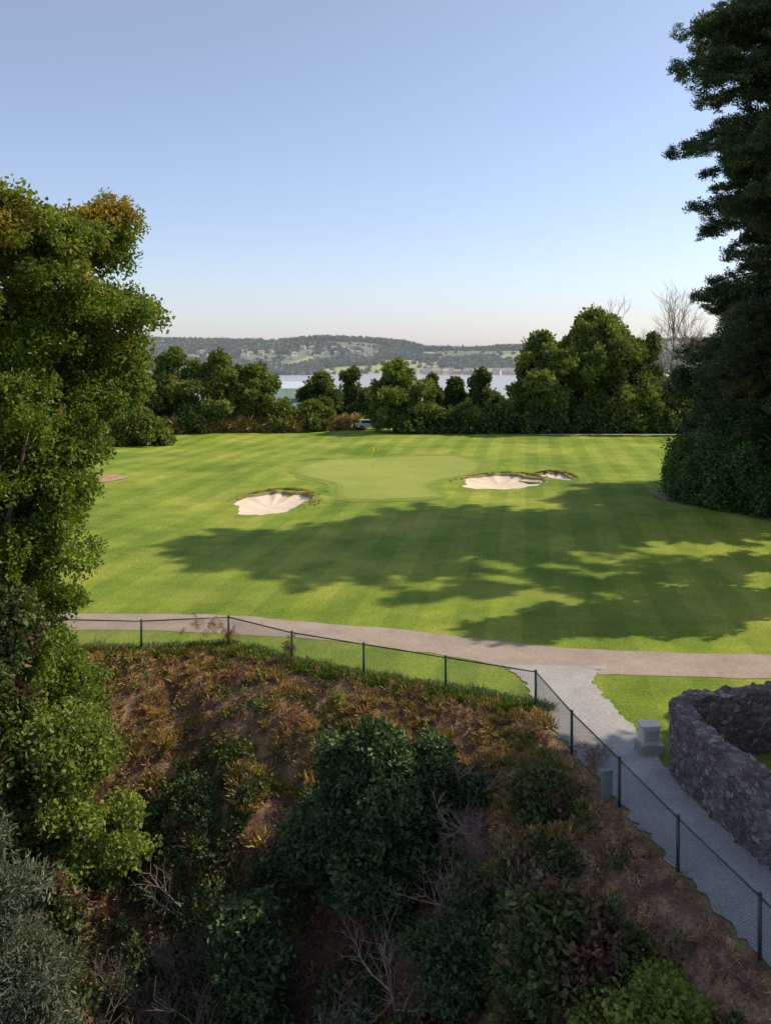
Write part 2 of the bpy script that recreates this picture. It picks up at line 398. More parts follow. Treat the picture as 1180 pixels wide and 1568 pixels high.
m_left=leaf_mat('maple_leaf',(0.07,0.12,0.016),(0.155,0.215,0.032),(0.26,0.19,0.03),0.54,0.75,0.42,zgrad=(8,17),gain=1.3)
m_far=leaf_mat('far_leaf',(0.085,0.125,0.038),(0.16,0.205,0.064),(0.19,0.19,0.065),0.52,0.72,0.33,nscale=0.15,gain=1.25,matte=True)
m_fard=leaf_mat('far_leaf_dark',(0.06,0.09,0.036),(0.115,0.16,0.055),(0.14,0.17,0.05),0.55,0.75,0.3,nscale=0.15,gain=1.2,matte=True)
m_ever=leaf_mat('evergreen_leaf',(0.038,0.064,0.03),(0.08,0.115,0.046),(0.17,0.16,0.05),0.56,0.75,0.2,nscale=0.3,gain=1.2)
m_lau=leaf_mat('laurel_leaf',(0.05,0.115,0.03),(0.10,0.19,0.045),None,trans=0.22,rough=0.4)
m_elder=leaf_mat('elder_leaf',(0.045,0.085,0.035),(0.10,0.155,0.058),None,trans=0.22,gain=0.95)
m_willow=leaf_mat('willow_leaf',(0.08,0.105,0.075),(0.15,0.18,0.125),None,trans=0.25)
m_bram=leaf_mat('bramble_leaf',(0.045,0.075,0.024),(0.125,0.155,0.045),(0.17,0.095,0.07),0.52,0.62,0.25,nscale=0.8,gain=1.0)
m_bright=leaf_mat('nettle_leaf',(0.11,0.17,0.03),(0.23,0.28,0.06),None,trans=0.38,gain=1.15)
m_dead=leaf_mat('dead_bracken',(0.28,0.165,0.11),(0.54,0.36,0.2),(0.22,0.125,0.12),0.5,0.62,0.25,nscale=0.9,gain=1.1)
m_straw=leaf_mat('straw_grass',(0.30,0.23,0.085),(0.58,0.45,0.2),(0.2,0.26,0.05),0.53,0.65,0.3,nscale=0.6)
m_green=leaf_mat('grass_blade',(0.13,0.20,0.025),(0.23,0.30,0.045),None,trans=0.3)

C_left=cluster('maple_sprig',m_left,90,0.5,0.15,0.11,0.7,-0.25,1)
C_far=cluster('far_sprig',m_far,64,0.5,0.26,0.2,0.8,0,2)
C_fard=cluster('far_sprig_dark',m_fard,60,0.5,0.26,0.2,0.8,0,3)
C_ever=cluster('evergreen_spray',m_ever,90,0.5,0.19,0.085,0.4,-0.1,4)
C_shade=cluster('beech_spray',m_ever,40,0.5,0.3,0.22,0.6,-0.1,4)
C_lau=cluster('laurel_sprig',m_lau,55,0.5,0.2,0.11,0.9,0.2,5)
C_elder=cluster('elder_sprig',m_elder,60,0.5,0.2,0.125,0.6,-0.15,6)
C_willow=cluster('willow_sprig',m_willow,80,0.5,0.2,0.06,0.9,0.2,7)
C_bram=cluster('bramble_sprig',m_bram,50,0.5,0.2,0.15,0.6,0,8)
C_bright=cluster('nettle_sprig',m_bright,50,0.5,0.19,0.13,0.9,0.3,9)
C_dead=cluster('bracken_sprig',m_dead,70,0.5,0.3,0.04,0.4,0.1,10)
C_straw=cluster('straw_tuft',m_straw,60,0.22,0.4,0.022,0.15,1.2,11)
C_green=cluster('grass_tuft',m_green,60,0.25,0.22,0.014,0.1,1.3,12)

def unit(n):
    d=rng.normal(size=(n,3)); return d/np.linalg.norm(d,axis=1)[:,None]

def tree(name,x,y,z0,H,prof,blobs,per,cl,cs=1.0,br=1.2,tr=0.25,limbs=16,asym=0.25,inner=0.12,lean=(0,0),ph=None,bk=None,loose=0.62):
    ph=rng.random()*6 if ph is None else ph
    pz=np.array([p[0] for p in prof]); pr=np.array([p[1] for p in prof])
    cent=[];rad=[]
    wmax=pr.max()
    while len(cent)<blobs:
        t=rng.uniform(pz[0],pz[-1]); R=np.interp(t,pz,pr)
        if rng.random()>R/wmax+0.05: continue
        az=rng.random()*2*math.pi
        R*=1+asym*noise.noise(Vector((math.cos(az)*1.3+ph,math.sin(az)*1.3,t*4+ph)))*2
        b=br*rng.choice([0.5,0.7,0.9,1.1,1.4])
        b=min(b,max(R*0.7,br*0.35))
        q=max(R-b*0.85,0)*rng.random()**0.33
        cent.append((x+lean[0]*t+q*math.cos(az),y+lean[1]*t+q*math.sin(az),z0+t*H-b*0.4)); rad.append(b)
    cent=np.array(cent); rad=np.array(rad)
    cnt=np.maximum(3,(per*(rad/br)**1.4)).astype(int)
    k=np.repeat(np.arange(blobs),cnt); d=unit(len(k)); d[:,2]=np.where(d[:,2]<-0.3,-d[:,2]*0.5,d[:,2])
    st=rng.uniform(0.7,1.35,(blobs,3)); st[:,2]*=0.75
    P=cent[k]+d*rad[k][:,None]*(0.45+loose*rng.random((len(k),1))**0.8)*st[k]
    ni=int(len(k)*inner)
    kk=rng.integers(0,blobs,ni); ax=np.stack([x+lean[0]*(cent[kk,2]-z0)/H,y+lean[1]*(cent[kk,2]-z0)/H,cent[kk,2]],1)
    u=rng.random((ni,1)); Pi=ax*(1-u)+cent[kk]*u+rng.normal(0,0.3,(ni,3))
    P=np.vstack([P,Pi]); sc=cs*rng.uniform(0.5,1.4,len(P))
    g=Geo(); top=H*pz[-1]*0.86
    npt=9; pts=[];rr=[]
    for i in range(npt):
        t=i/(npt-1); pts.append((x+lean[0]*t+0.15*math.sin(i*1.7+ph)*tr*3*(t>0),y+lean[1]*t+0.12*math.cos(i*2.1+ph)*tr*3*(t>0),z0-0.3+t*(top+0.3))); rr.append(tr*(1-0.85*t)*(1.25 if i==0 else 1))
    g.tube(pts,rr,8)
    for j in rng.choice(blobs,min(limbs,blobs),replace=False):
        c=cent[j]; tt=np.clip((c[2]-z0)/H*rng.uniform(0.45,0.8),0.06,0.8); s=np.array([x+lean[0]*tt,y+lean[1]*tt,z0+tt*H*0.95])
        mid=(s+c)/2+np.array([0,0,-0.08*np.linalg.norm(c-s)])+rng.normal(0,0.15,3)
        r0=tr*(1-0.85*tt)*0.5; g.tube([s,s*0.6+mid*0.4,mid,mid*0.4+c*0.6,c],[r0,r0*0.8,r0*0.6,r0*0.4,r0*0.2],5)
    ob=g.obj(name,[bk or bark],smooth=True)
    scatter('foliage',P,sc,cl,parent=ob)
    return ob

def conifer(name,x,y,z0,H,prof,nb,cl,cs,tr=0.5,dens=3.2,droop=0.15,width=0.28):
    pz=np.array([p[0] for p in prof]); pr=np.array([p[1] for p in prof])
    g=Geo(); g.tube([(x+0.1*math.sin(i),y+0.1*math.cos(i*1.3),z0-0.3+i/10*(H*0.98)) for i in range(11)],[tr*(1-0.092*i) for i in range(11)],8)
    P=[];S=[];Rr=[]
    for b in range(nb):
        t=rng.uniform(pz[0],pz[-1]); R=np.interp(t,pz,pr)
        L=R*rng.uniform(0.5,1.08)*(1.2 if rng.random()<0.15 else 1); az=rng.random()*2*math.pi
        up=rng.uniform(-0.1,0.35); pts=[]
        for i in range(6):
            u=i/5; pts.append((x+L*u*math.cos(az+0.3*math.sin(b)*u),y+L*u*math.sin(az+0.3*math.sin(b)*u),z0+t*H+L*(up*u-(droop+up*0.6)*u*u)))
        g.tube(pts,[tr*0.22*(1-t*0.6)*(1-0.85*i/5)+0.012 for i in range(6)],5)
        n=int(L*dens*1.6)+3; pa=np.array(pts)
        u=0.18+0.84*rng.random(n)**0.8
        for q in u:
            c=np.array([np.interp(q*5,range(6),pa[:,j]) for j in range(3)])
            wl=L*width*(1.1-q)
            off=rng.normal(0,wl*0.6); c=c+np.array([-math.sin(az)*off,math.cos(az)*off,rng.normal(0.0,0.25)-abs(off)*0.2])
            P.append(c); S.append(cs*rng.uniform(0.45,1.25)*(1.15-0.45*q)); Rr.append((rng.normal(0,0.4),rng.normal(0,0.4),rng.random()*6.28))
    ob=g.obj(name,[bark],smooth=True)
    scatter('foliage',P,S,cl,parent=ob,rot=np.array(Rr))
    return ob

def bare(name,x,y,z0,H,r0,depth=5,spread=0.5,mat=None,seed=0,sides=4,kids=3,lean=Vector((0,0,1))):
    rr=random.Random(seed); g=Geo()
    def br(p,d,L,r,k):
        pts=[p];q=p.copy();dd=d.copy()
        for i in range(3):
            dd=(dd+Vector((rr.gauss(0,.12),rr.gauss(0,.12),rr.gauss(0.03,.08)))).normalized(); q=q+dd*L/3; pts.append(q.copy())
        g.tube(pts,[r,r*.85,r*.7,r*.55],sides,cap=False)
        if k<=0: return
        for i in range(kids+(k>2)):
            a=rr.choice(pts[1:]) if i else pts[-1]
            nd=(dd+Vector((rr.gauss(0,spread),rr.gauss(0,spread),rr.gauss(0.1,spread*.7)))).normalized()
            br(a,nd,L*rr.uniform(.55,.8),r*.55,k-1)
    br(Vector((x,y,z0)),lean.normalized(),H*0.38,r0,depth)
    return g.obj(name,[mat or twig],smooth=True)

# ------------------------------------------------------------------ trees: left
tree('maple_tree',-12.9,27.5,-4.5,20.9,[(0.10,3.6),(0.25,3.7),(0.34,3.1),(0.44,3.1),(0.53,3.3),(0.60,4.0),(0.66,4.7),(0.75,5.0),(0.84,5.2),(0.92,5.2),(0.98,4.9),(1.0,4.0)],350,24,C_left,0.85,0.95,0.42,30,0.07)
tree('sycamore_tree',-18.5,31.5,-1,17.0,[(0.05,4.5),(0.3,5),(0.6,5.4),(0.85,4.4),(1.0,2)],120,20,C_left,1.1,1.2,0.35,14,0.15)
tree('ivy_clad_hawthorn',-12.0,25.0,-5,9.5,[(0.05,3.0),(0.35,3.1),(0.6,2.6),(0.85,1.9),(1.0,0.8)],80,20,C_bram,0.8,0.8,0.15,12,0.25)
# trees: right
conifer('cypress_tree',31.3,62.5,0,41,[(0.12,6.5),(0.2,8.2),(0.32,8.4),(0.42,7.6),(0.48,6.2),(0.55,8.0),(0.66,9.9),(0.76,10.6),(0.86,10.2),(0.93,7.5),(1.0,0.8)],390,C_ever,1.4,0.7,2.9,0.12,0.28)
conifer('cypress_tree',31.0,49.8,0,31,[(0.3,2.6),(0.45,3.4),(0.6,3.6),(0.85,2.4),(1.0,0.5)],78,C_ever,1.4,0.5,2.3,0.12,0.3)
tree('yew_tree',31.5,72,0,17.5,[(0.06,6.0),(0.3,7.2),(0.55,6.6),(0.8,4.8),(0.95,2.4),(1,1)],110,20,C_ever,1.6,1.4,0.4,10)
tree('holm_oak_tree',26.5,42.5,0,23,[(0.4,2.2),(0.55,3.4),(0.75,3.3),(0.9,2.2),(1,0.8)],46,13,C_shade,1.35,1.1,0.35,14)
tree('beech_tree',24,26.5,0,26,[(0.25,3.4),(0.45,5.1),(0.65,5.2),(0.85,3.6),(1,1.2)],85,14,C_shade,2.0,1.5,0.4,14)
tree('beech_tree',22,18,0,26,[(0.15,4.5),(0.4,6.4),(0.65,6.2),(0.85,4.4),(1,1.5)],90,14,C_shade,2.1,1.5,0.45,14)
tree('beech_tree',24,7,0,24,[(0.15,5),(0.4,6.6),(0.65,6.4),(0.85,4.4),(1,1.5)],80,13,C_shade,2.1,1.5,0.45,14)

def hedge(name,line,h,w,cl,cs,dens,jit=0.35):
    P=np.array(catmull(line,10)); out=[]
    g=Geo()
    for i in range(len(P)-1):
        a,b=P[i],P[i+1]; L=np.hypot(*(b-a)); n=max(1,int(L*dens)); t=(b-a)/L; nn=np.array([-t[1],t[0]])
        hh=h*(1+0.22*math.sin(i*0.7+h)+0.12*math.sin(i*1.9)); ww=w*(1+0.18*math.sin(i*0.9+1))
        for _ in range(n):
            an=rng.uniform(-0.12,math.pi+0.12); r=0.72+0.3*rng.random(); u=rng.random()
            q=a+(b-a)*u+nn*ww*math.copysign(abs(math.cos(an))**0.6,math.cos(an))*r
            z=tz(*a)+max(0.15,hh*max(math.sin(an),0)**0.6*r)
            out.append((q[0]+rng.normal(0,jit*.4),q[1]+rng.normal(0,jit*.4),z+rng.normal(0,jit*.4)))
        if i%3==0:
            z=tz(*a)
            g.tube([(a[0],a[1],z-0.1),(a[0]+0.2,a[1],z+hh*0.5),(a[0]+rng.normal(0,.3),a[1]+rng.normal(0,.3),z+hh*0.85)],[0.08,0.06,0.02],5)
    ob=g.obj(name,[bark]); scatter('foliage',out,cs*rng.uniform(0.7,1.3,len(out)),cl,parent=ob); return ob
hedge('laurel_hedge',[(25.0,70),(23.7,66),(23.3,62.5),(24.3,60),(27,58.3),(31,57.5),(36,57.5)],3.8,1.4,C_lau,1.1,110,0.6)
hedge('laurel_hedge',[(28.0,68),(27,63.5),(30,61),(36,60)],6.0,2.2,C_lau,1.3,80,1.0)
strip('planting_bed_soil',[(21.2,68),(21.0,62),(22.5,58.4),(26,56.4),(32,55.6)],[(27,68),(27,62.5),(28,61),(30,60),(34,59)],simple_mat('bark_mulch',(0.15,0.08,0.06),(0.28,0.17,0.13),3),0.35)

# ------------------------------------------------------------------ tree line at the far side
P1=[(0.06,0.75),(0.25,1.0),(0.5,1.0),(0.75,0.8),(0.92,0.5),(1.0,0.2)]
P2=[(0.15,0.6),(0.35,0.95),(0.6,1.0),(0.8,0.75),(0.95,0.4),(1.0,0.15)]
def ft(name,x,y,H,r,cl=C_far,prof=P2,b=45,cs=1.5,per=13,asym=0.45):
    z=tz(x,y); tree(name,x,y,z,H-z,[(a,c*r) for a,c in prof],b,per,cl,cs,r*0.27,0.22+0.01*H,8,asym,0.06)
ft('ash_tree',-31.4,128,12.2,4.5); ft('ash_tree',-38.5,126,12,4.6)
ft('ash_tree',-24.4,127,11.4,3.7); ft('oak_tree',-19.4,129,10.2,3.3,C_far,P1)
ft('hawthorn_tree',-15.4,127,4.4,2.2,C_far,P1,30); ft('hawthorn_tree',-28,124,3.6,2.2,C_fard,P1,24)
ft('hawthorn_tree',-11,128,4.0,2.4,C_far,P1,30); ft('sycamore_tree',-10.8,140,8.2,3.4,C_fard,P1)
ft('poplar_tree',-5.6,146,8.6,2.3,C_fard,P1,30)
ft('maple_tree',1.4,126,10.4,4.3,C_far,P2,70); ft('poplar_tree',7.6,140,8.8,1.6,C_fard,P1,24); ft('poplar_tree',11.5,142,7.4,1.5,C_fard,P1,22)
ft('poplar_tree',15.8,140,8.8,2.3,C_fard,P1,34); ft('hawthorn_tree',-3,141,5.2,2.5,C_fard,P1,30)
ft('oak_tree',23.6,128,14.3,5.2,C_far,P1,100,1.6,16); ft('oak_tree',32.5,131,18.0,8.4,C_far,P1,190,1.7,18,0.3)
ft('holly_tree',38.7,128,9.5,3.6,C_far,P1,50); ft('ivy_clad_tree',40.4,129,14.5,1.4,C_far,P1,26,1.3)
ft('hawthorn_tree',44,127,6.2,3.4,C_far,P1,40); ft('hawthorn_tree',50,124,8,5,C_fard,P1,50)
ft('hawthorn_tree',-31.5,109,4.0,2.8,C_far,P1,35); ft('hawthorn_tree',-38,104,5,4,C_far,P1,40)
for i,(bx,by,bh) in enumerate([(39.5,127,20),(42,128,21),(44.5,130,19)]):
    bare('bare_ash_tree',bx,by,0,bh,0.32,5,0.38,twig,30+i,4,3)
hedge('hawthorn_hedge',[(3.2,125),(8,126),(14,125.5),(20,124.5),(26,125.5),(36,125),(46,123),(56,121)],3.1,1.8,C_fard,1.7,15,1.2)
hedge('dry_grass_bank',[(-45,121),(-36,122),(-29,124),(-20,126),(-12,127),(-4,132)],1.3,1.0,C_straw,2.6,14)
hedge('field_hedge',[(-60,140),(-30,142),(-20,146)],3.0,2.2,C_fard,2.0,12,1.2)
hedge('field_hedge',[(-9,148),(0,150),(18,150),(40,149),(80,145)],2.2,2.0,C_fard,1.9,12,1.6)
pts=[];sc=[]
for _ in range(1000):
    x=rng.uniform(-160,200); y=rng.uniform(160,330)
    if -56<x<-12 and y<252:
        if rng.random()<0.95: continue
    z=tz(x,y); h=rng.uniform(0.5,5.0)
    if 5<x<60 : h*=0.5
    pts.append((x,y,z+h)); sc.append(rng.uniform(2.5,5))
scatter('woodland',pts,sc,C_fard)

# warehouse
g=Geo(); z=tz(-34,262)
g.box((-36,264,z+6),(38,30,15.2),0.06,0)
g.gable((-36,264,z+13.6),(38.8,31),0.06,1.6,1)
for i in range(9): g.box((-53+i*4.2,248.5-(8-i)*0.25+0.6,z+6),(0.25,0.3,15),0.06,2)
g.box((-30,249.2,z+10),(26,0.25,1.2),0.06,3)
g.obj('warehouse_building',[simple_mat('pale_cladding',(0.75,0.78,0.8),(0.8,0.83,0.85),0.4,0.6,0),simple_mat('roof_sheet',(0.42,0.5,0.58),(0.48,0.56,0.64),0.4,0.6,0),simple_mat('cladding_rib',(0.6,0.64,0.7),(0.65,0.7,0.75),1,0.6,0),simple_mat('glazing_band',(0.12,0.17,0.24),(0.16,0.2,0.28),1,0.2,0)])

def car(name,x,y,z,rz,paint):
    g=Geo(); prof=[(-2.0,0.35),(-2.05,0.75),(-1.9,1.0),(-1.5,1.42),(0.2,1.46),(0.95,1.02),(1.85,0.85),(2.05,0.6),(2.0,0.3)]
    ca,sa=math.cos(rz),math.sin(rz)
    for sgn in (-1,1):
        for (px,pz) in prof:
            w=0.86-(0.14 if pz>1.1 else 0)
            g.v.append(Vector((x+px*ca-sgn*w*sa,y+px*sa+sgn*w*ca,z+pz)))
    n=len(prof)
    for i in range(n):
        j=(i+1)%n; g.f.append((i,j,n+j,n+i)); g.m.append(1 if i in (2,4) else 0)
    g.f.append(tuple(range(n))[::-1]); g.m.append(0); g.f.append(tuple(range(n,2*n))); g.m.append(0)
    for sgn in (-1,1):
        g.box((x-0.55*ca-sgn*0.8*sa,y-0.55*sa+sgn*0.8*ca,z+1.18),(1.5,0.06,0.32),rz,1)
        for wx in (-1.3,1.25):
            c=Vector((x+wx*ca-sgn*0.8*sa,y+wx*sa+sgn*0.8*ca,z+0.33)); a=Vector((-sa,ca,0))*0.11
            g.tube([c-a,c+a],[0.33,0.33],14,2); g.tube([c-a*1.1,c+a*1.1],[0.17,0.17],10,3)
    return g.obj(name,[paint,simple_mat('car_glass',(0.02,0.025,0.03),(0.03,0.035,0.04),1,0.1,0),simple_mat('tyre',(0.02,0.02,0.02),(0.03,0.03,0.03),1,0.9,0),simple_mat('wheel_rim',(0.4,0.4,0.4),(0.5,0.5,0.5),1,0.3,0,metal=0.8)])
car('parked_car',-2.6,130,tz(-2.6,130)+0.1,0.3,simple_mat('white_paint',(0.6,0.6,0.6),(0.65,0.65,0.65),1,0.3,0))

# ------------------------------------------------------------------ water and hills
def water():
    m,nt,nd,lk=new_mat('estuary_water'); geo=nd.new('ShaderNodeNewGeometry')
    p=nd.new('ShaderNodeBsdfPrincipled'); p.inputs['Base Color'].default_value=(0.34,0.34,0.36,1); p.inputs['Roughness'].default_value=0.3
    n=noise_n(nd,lk,0.25,4,geo.outputs['Position']); b=nd.new('ShaderNodeBump'); b.inputs['Strength'].default_value=0.15; b.inputs['Distance'].default_value=0.2
    lk.new(n.outputs[0],b.inputs['Height']); lk.new(b.outputs[0],p.inputs['Normal'])
    o=nd.new('ShaderNodeOutputMaterial'); lk.new(p.outputs[0],o.inputs[0]); return m
mesh_obj('estuary_water',[(-6000,300,-20),(6000,300,-20),(6000,7000,-20),(-6000,7000,-20)],[(0,1,2,3)],water())
rx_=np.array([-4000,-1500,-900,-620,-460,-336,-265,-160,-53,53,106,195,320,550,814,1044,1600,4000])
rz_=np.array([70,60,55,48,45,40,47,52,50,38,25,20,27,32,47,52,60,70])
def hillz(x,y):
    r=np.interp(x*2300/np.maximum(y,1800),rx_,rz_)
    f=sstep(1330,2300,y)*(1-0.5*sstep(2400,3600,y))
    w=7*np.sin(x*0.011+y*0.004)*np.sin(y*0.008+1)+4*np.sin(x*0.027)*np.sin(y*0.02)
    return -24+(r+24)*f+w*f*sstep(1330,1500,y)*(1-sstep(2150,2300,y)*0.6)
hx=np.arange(-3000,3001,30.); hy=np.arange(1300,4000,30.)
HX,HY=np.meshgrid(hx,hy); HZ=hillz(HX,HY)
idx=np.arange(HX.size).reshape(HX.shape)
HF=np.stack([idx[:-1,:-1].ravel(),idx[:-1,1:].ravel(),idx[1:,1:].ravel(),idx[1:,:-1].ravel()],1)
def hillmat():
    m,nt,nd,lk=new_mat('hazed_field_patchwork'); geo=nd.new('ShaderNodeNewGeometry')
    mp=nd.new('ShaderNodeMapping'); mp.inputs['Scale'].default_value=(1,0.45,0); lk.new(geo.outputs['Position'],mp.inputs[0])
    v=nd.new('ShaderNodeTexVoronoi'); v.inputs['Scale'].default_value=0.008; lk.new(mp.outputs[0],v.inputs['Vector'])
    s=nd.new('ShaderNodeSeparateColor'); lk.new(v.outputs['Color'],s.inputs[0])
    r=ramp(nd,[(0.0,(0.15,0.19,0.15)),(0.35,(0.20,0.26,0.16)),(0.6,(0.28,0.34,0.18)),(0.75,(0.30,0.30,0.21)),(0.87,(0.16,0.21,0.16))]); r.color_ramp.interpolation='CONSTANT'  # field colours dulled towards blue-grey, painting in distance haze
    lk.new(s.outputs[0],r.inputs[0])
    p=nd.new('ShaderNodeBsdfDiffuse'); lk.new(r.outputs[0],p.inputs['Color'])
    o=nd.new('ShaderNodeOutputMaterial'); lk.new(p.outputs[0],o.inputs[0]); return m
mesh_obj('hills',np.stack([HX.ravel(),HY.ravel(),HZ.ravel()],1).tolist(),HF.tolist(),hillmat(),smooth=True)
m_hill=leaf_mat('hazed_hill_leaf',(0.10,0.13,0.125),(0.15,0.18,0.155),None,trans=0.1,matte=True)  # leaf colours greyed and blued to stand in for distance haze
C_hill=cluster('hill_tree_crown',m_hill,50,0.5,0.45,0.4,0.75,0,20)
hs=[]
for _ in range(60): hs.append((rng.uniform(40,300),rng.uniform(1385,1520),rng.uniform(8,16),8,rng.uniform(5,7)))
for _ in range(26): hs.append((rng.uniform(-200,-20),rng.uniform(1760,1950),rng.uniform(8,14),8,5.5))
for _ in range(16): hs.append((rng.uniform(-420,-250),rng.uniform(1700,1900),rng.uniform(8,14),8,5.5))
for _ in range(30): hs.append((rng.uniform(600,860),rng.uniform(1800,2100),rng.uniform(10,18),9,6))
HSA=np.array([(h[0],h[1]) for h in hs])
pts=[];sc=[]
for _ in range(24000):
    x=rng.uniform(-900,1100); y=rng.uniform(1380,2400)
    n_=noise.noise(Vector((x*0.0034,y*0.0028,3.1)))+0.35*noise.noise(Vector((x*0.009,y*0.007,8)))
    ln=math.sin(x*0.021+math.sin(y*0.006)*2); lm=math.sin(y*0.017+math.sin(x*0.007)*2)
    line=abs(ln)<0.04 or abs(lm)<0.04
    ridge=2200<y<2330 and rng.random()<0.6
    thr=-0.02 if x>-260 else 0.12
    if n_>thr or line or ridge or rng.random()<0.02:
        dx=HSA[:,0]-x; dy=y-HSA[:,1]
        if np.any((np.abs(dx)<13)&(dy<6)&(dy>-75)): continue
        s_=rng.uniform(10,17) if n_>thr or ridge else rng.uniform(6,10)
        pts.append((x,y,float(hillz(np.array([x]),np.array([y]))[0])+s_*0.2)); sc.append(s_)
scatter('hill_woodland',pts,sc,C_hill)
g=Geo()
for (x,y,L,W,h) in hs:
    rz=rng.normal(0,.4); wm=int(rng.random()<.4)
    z=max(float(hillz(np.array([x]),np.array([y]))[0]),-19.5)
    g.box((x,y,z+h/2),(L,W,h),rz,wm); g.gable((x,y,z+h),(L+.8,W+.8),rz,W*0.38,2)
    g.box((x+L*0.35*math.cos(rz),y+L*0.35*math.sin(rz),z+h+W*0.4),(1,1,2.2),rz,wm)
    for k in range(3):
        for q in (0.3,0.7):
            u=(k-1)*L*0.3; g.box((x+u*math.cos(rz)+(W/2+0.05)*math.sin(rz),y+u*math.sin(rz)-(W/2+0.05)*math.cos(rz),z+h*q),(1.3,0.15,1.3),rz,3)
g.obj('distant_village',[simple_mat('render_white',(0.6,0.57,0.55),(0.72,0.7,0.68),0.01,0.9,0),simple_mat('render_cream',(0.44,0.36,0.32),(0.52,0.45,0.4),0.01,0.9,0),simple_mat('slate_roof',(0.26,0.22,0.23),(0.34,0.28,0.28),0.01,0.8,0),simple_mat('window_dark',(0.15,0.16,0.18),(0.18,0.19,0.2),0.1,0.3,0)])
# thin haze lying over the estuary (real homogeneous air volume)
hm_,nt_,nd_,lk_=new_mat('estuary_haze')
vs=nd_.new('ShaderNodeVolumeScatter'); vs.inputs['Color'].default_value=(0.80,0.88,1.0,1); vs.inputs['Density'].default_value=0.00030
oo=nd_.new('ShaderNodeOutputMaterial'); lk_.new(vs.outputs[0],oo.inputs['Volume'])
g=Geo(); g.box((0,850,30),(7000,880,98),0,0); g.obj('haze_air',[hm_])

# ------------------------------------------------------------------ fence
fg=simple_mat('green_powder_coat',(0.02,0.06,0.05),(0.035,0.085,0.07),3,0.45,0)
fw=simple_mat('green_wire',(0.05,0.09,0.08),(0.08,0.12,0.11),3,0.5,0)
posts=FP[2:18]; fh=1.2
fence=Geo(); wire=Geo()
for i,(x,y) in enumerate(posts):
    fence.tube([(x,y,-0.3),(x,y,fh+0.02)],[0.042,0.042],8); fence.tube([(x,y,fh+0.02),(x,y,fh+0.06)],[0.052,0.02],8)
for i in range(len(posts)-1):
    a,b=posts[i],posts[i+1]; L=np.hypot(*(b-a)); d=(b-a)/L
    fence.tube([(a[0],a[1],fh-0.02),(b[0],b[1],fh-0.02)],[0.024,0.024],6)
    wire.tube([(a[0],a[1],0.06),(b[0],b[1],0.06)],[0.004,0.004],3)
    h0,h1=0.05,fh-0.03; hh=h1-h0; u=-hh
    while u<L:
        for sg in (0,1):
            u0,u1=u,u+hh; z0,z1=(h0,h1) if sg==0 else (h1,h0)
            c0,c1=max(u0,0),min(u1,L)
            if c1-c0>0.02:
                za=z0+(z1-z0)*(c0-u0)/hh; zb=z0+(z1-z0)*(c1-u0)/hh; pa=a+d*c0; pb=a+d*c1
                wire.tube([(pa[0],pa[1],za),(pb[0],pb[1],zb)],[0.0028,0.0028],3,cap=False)
        u+=0.07
fo=fence.obj('chain_link_fence',[fg],smooth=True); wire.obj('wire_mesh',[fw],parent=fo)

# ------------------------------------------------------------------ stone wall
def stonemat():
    m,nt,nd,lk=new_mat('rubble_stone'); geo=nd.new('ShaderNodeNewGeometry'); pos=geo.outputs['Position']
    nz=noise_n(nd,lk,3,3,pos); wp=mixc(nd,lk,0.10,pos,nz.outputs['Color'])
    mp=nd.new('ShaderNodeMapping'); mp.inputs['Scale'].default_value=(1,1,1.6); lk.new(wp,mp.inputs[0])
    v=nd.new('ShaderNodeTexVoronoi'); v.inputs['Scale'].default_value=5.6; lk.new(mp.outputs[0],v.inputs['Vector'])
    ve=nd.new('ShaderNodeTexVoronoi'); ve.feature='DISTANCE_TO_EDGE'; ve.inputs['Scale'].default_value=5.6; lk.new(mp.outputs[0],ve.inputs['Vector'])
    s=nd.new('ShaderNodeSeparateColor'); lk.new(v.outputs['Color'],s.inputs[0])
    r=ramp(nd,[(0,(0.11,0.085,0.09)),(0.4,(0.17,0.13,0.13)),(0.75,(0.24,0.19,0.185)),(1,(0.38,0.33,0.31))]); lk.new(s.outputs[0],r.inputs[0])
    f=noise_n(nd,lk,14,6,pos,0.75); r2=ramp(nd,[(0.3,(0.5,0.5,0.5)),(0.7,(1.45,1.45,1.45))]); lk.new(f.outputs[0],r2.inputs[0])
    c=mixc(nd,lk,1,r.outputs[0],r2.outputs[0],'MULTIPLY')
    e=maprange(nd,lk,ve.outputs['Distance'],0.0,0.09); e2=maprange(nd,lk,ve.outputs['Distance'],0.0,0.06,0.2,1.0); c=mixc(nd,lk,e2,(0.07,0.06,0.058),c)
    n4=noise_n(nd,lk,1.4,5,pos,0.65); f4=maprange(nd,lk,n4.outputs[0],0.53,0.68,0,0.5); c=mixc(nd,lk,f4,c,(0.32,0.29,0.27))
    n5=noise_n(nd,lk,2.1,4,pos); f5=maprange(nd,lk,n5.outputs[0],0.58,0.7,0,0.6); c=mixc(nd,lk,f5,c,(0.09,0.10,0.045))
    p=nd.new('ShaderNodeBsdfPrincipled'); lk.new(c,p.inputs['Base Color']); p.inputs['Roughness'].default_value=0.92
    b=nd.new('ShaderNodeBump'); b.inputs['Strength'].default_value=0.9; b.inputs['Distance'].default_value=0.04
    ad=nd.new('ShaderNodeMath'); ad.operation='MULTIPLY_ADD'; lk.new(e,ad.inputs[0]); ad.inputs[1].default_value=0.7; lk.new(f.outputs[0],ad.inputs[2])
    lk.new(ad.outputs[0],b.inputs['Height']); lk.new(b.outputs[0],p.inputs['Normal'])
    o=nd.new('ShaderNodeOutputMaterial'); lk.new(p.outputs[0],o.inputs[0]); return m
wl=catmull([(11.4,9),(10.5,12),(9.55,15.4),(8.75,18.3),(8.25,20.7),(7.98,22.5),(8.35,23.5),(11,24.45),(16,25.9),(26,27.8)],24)
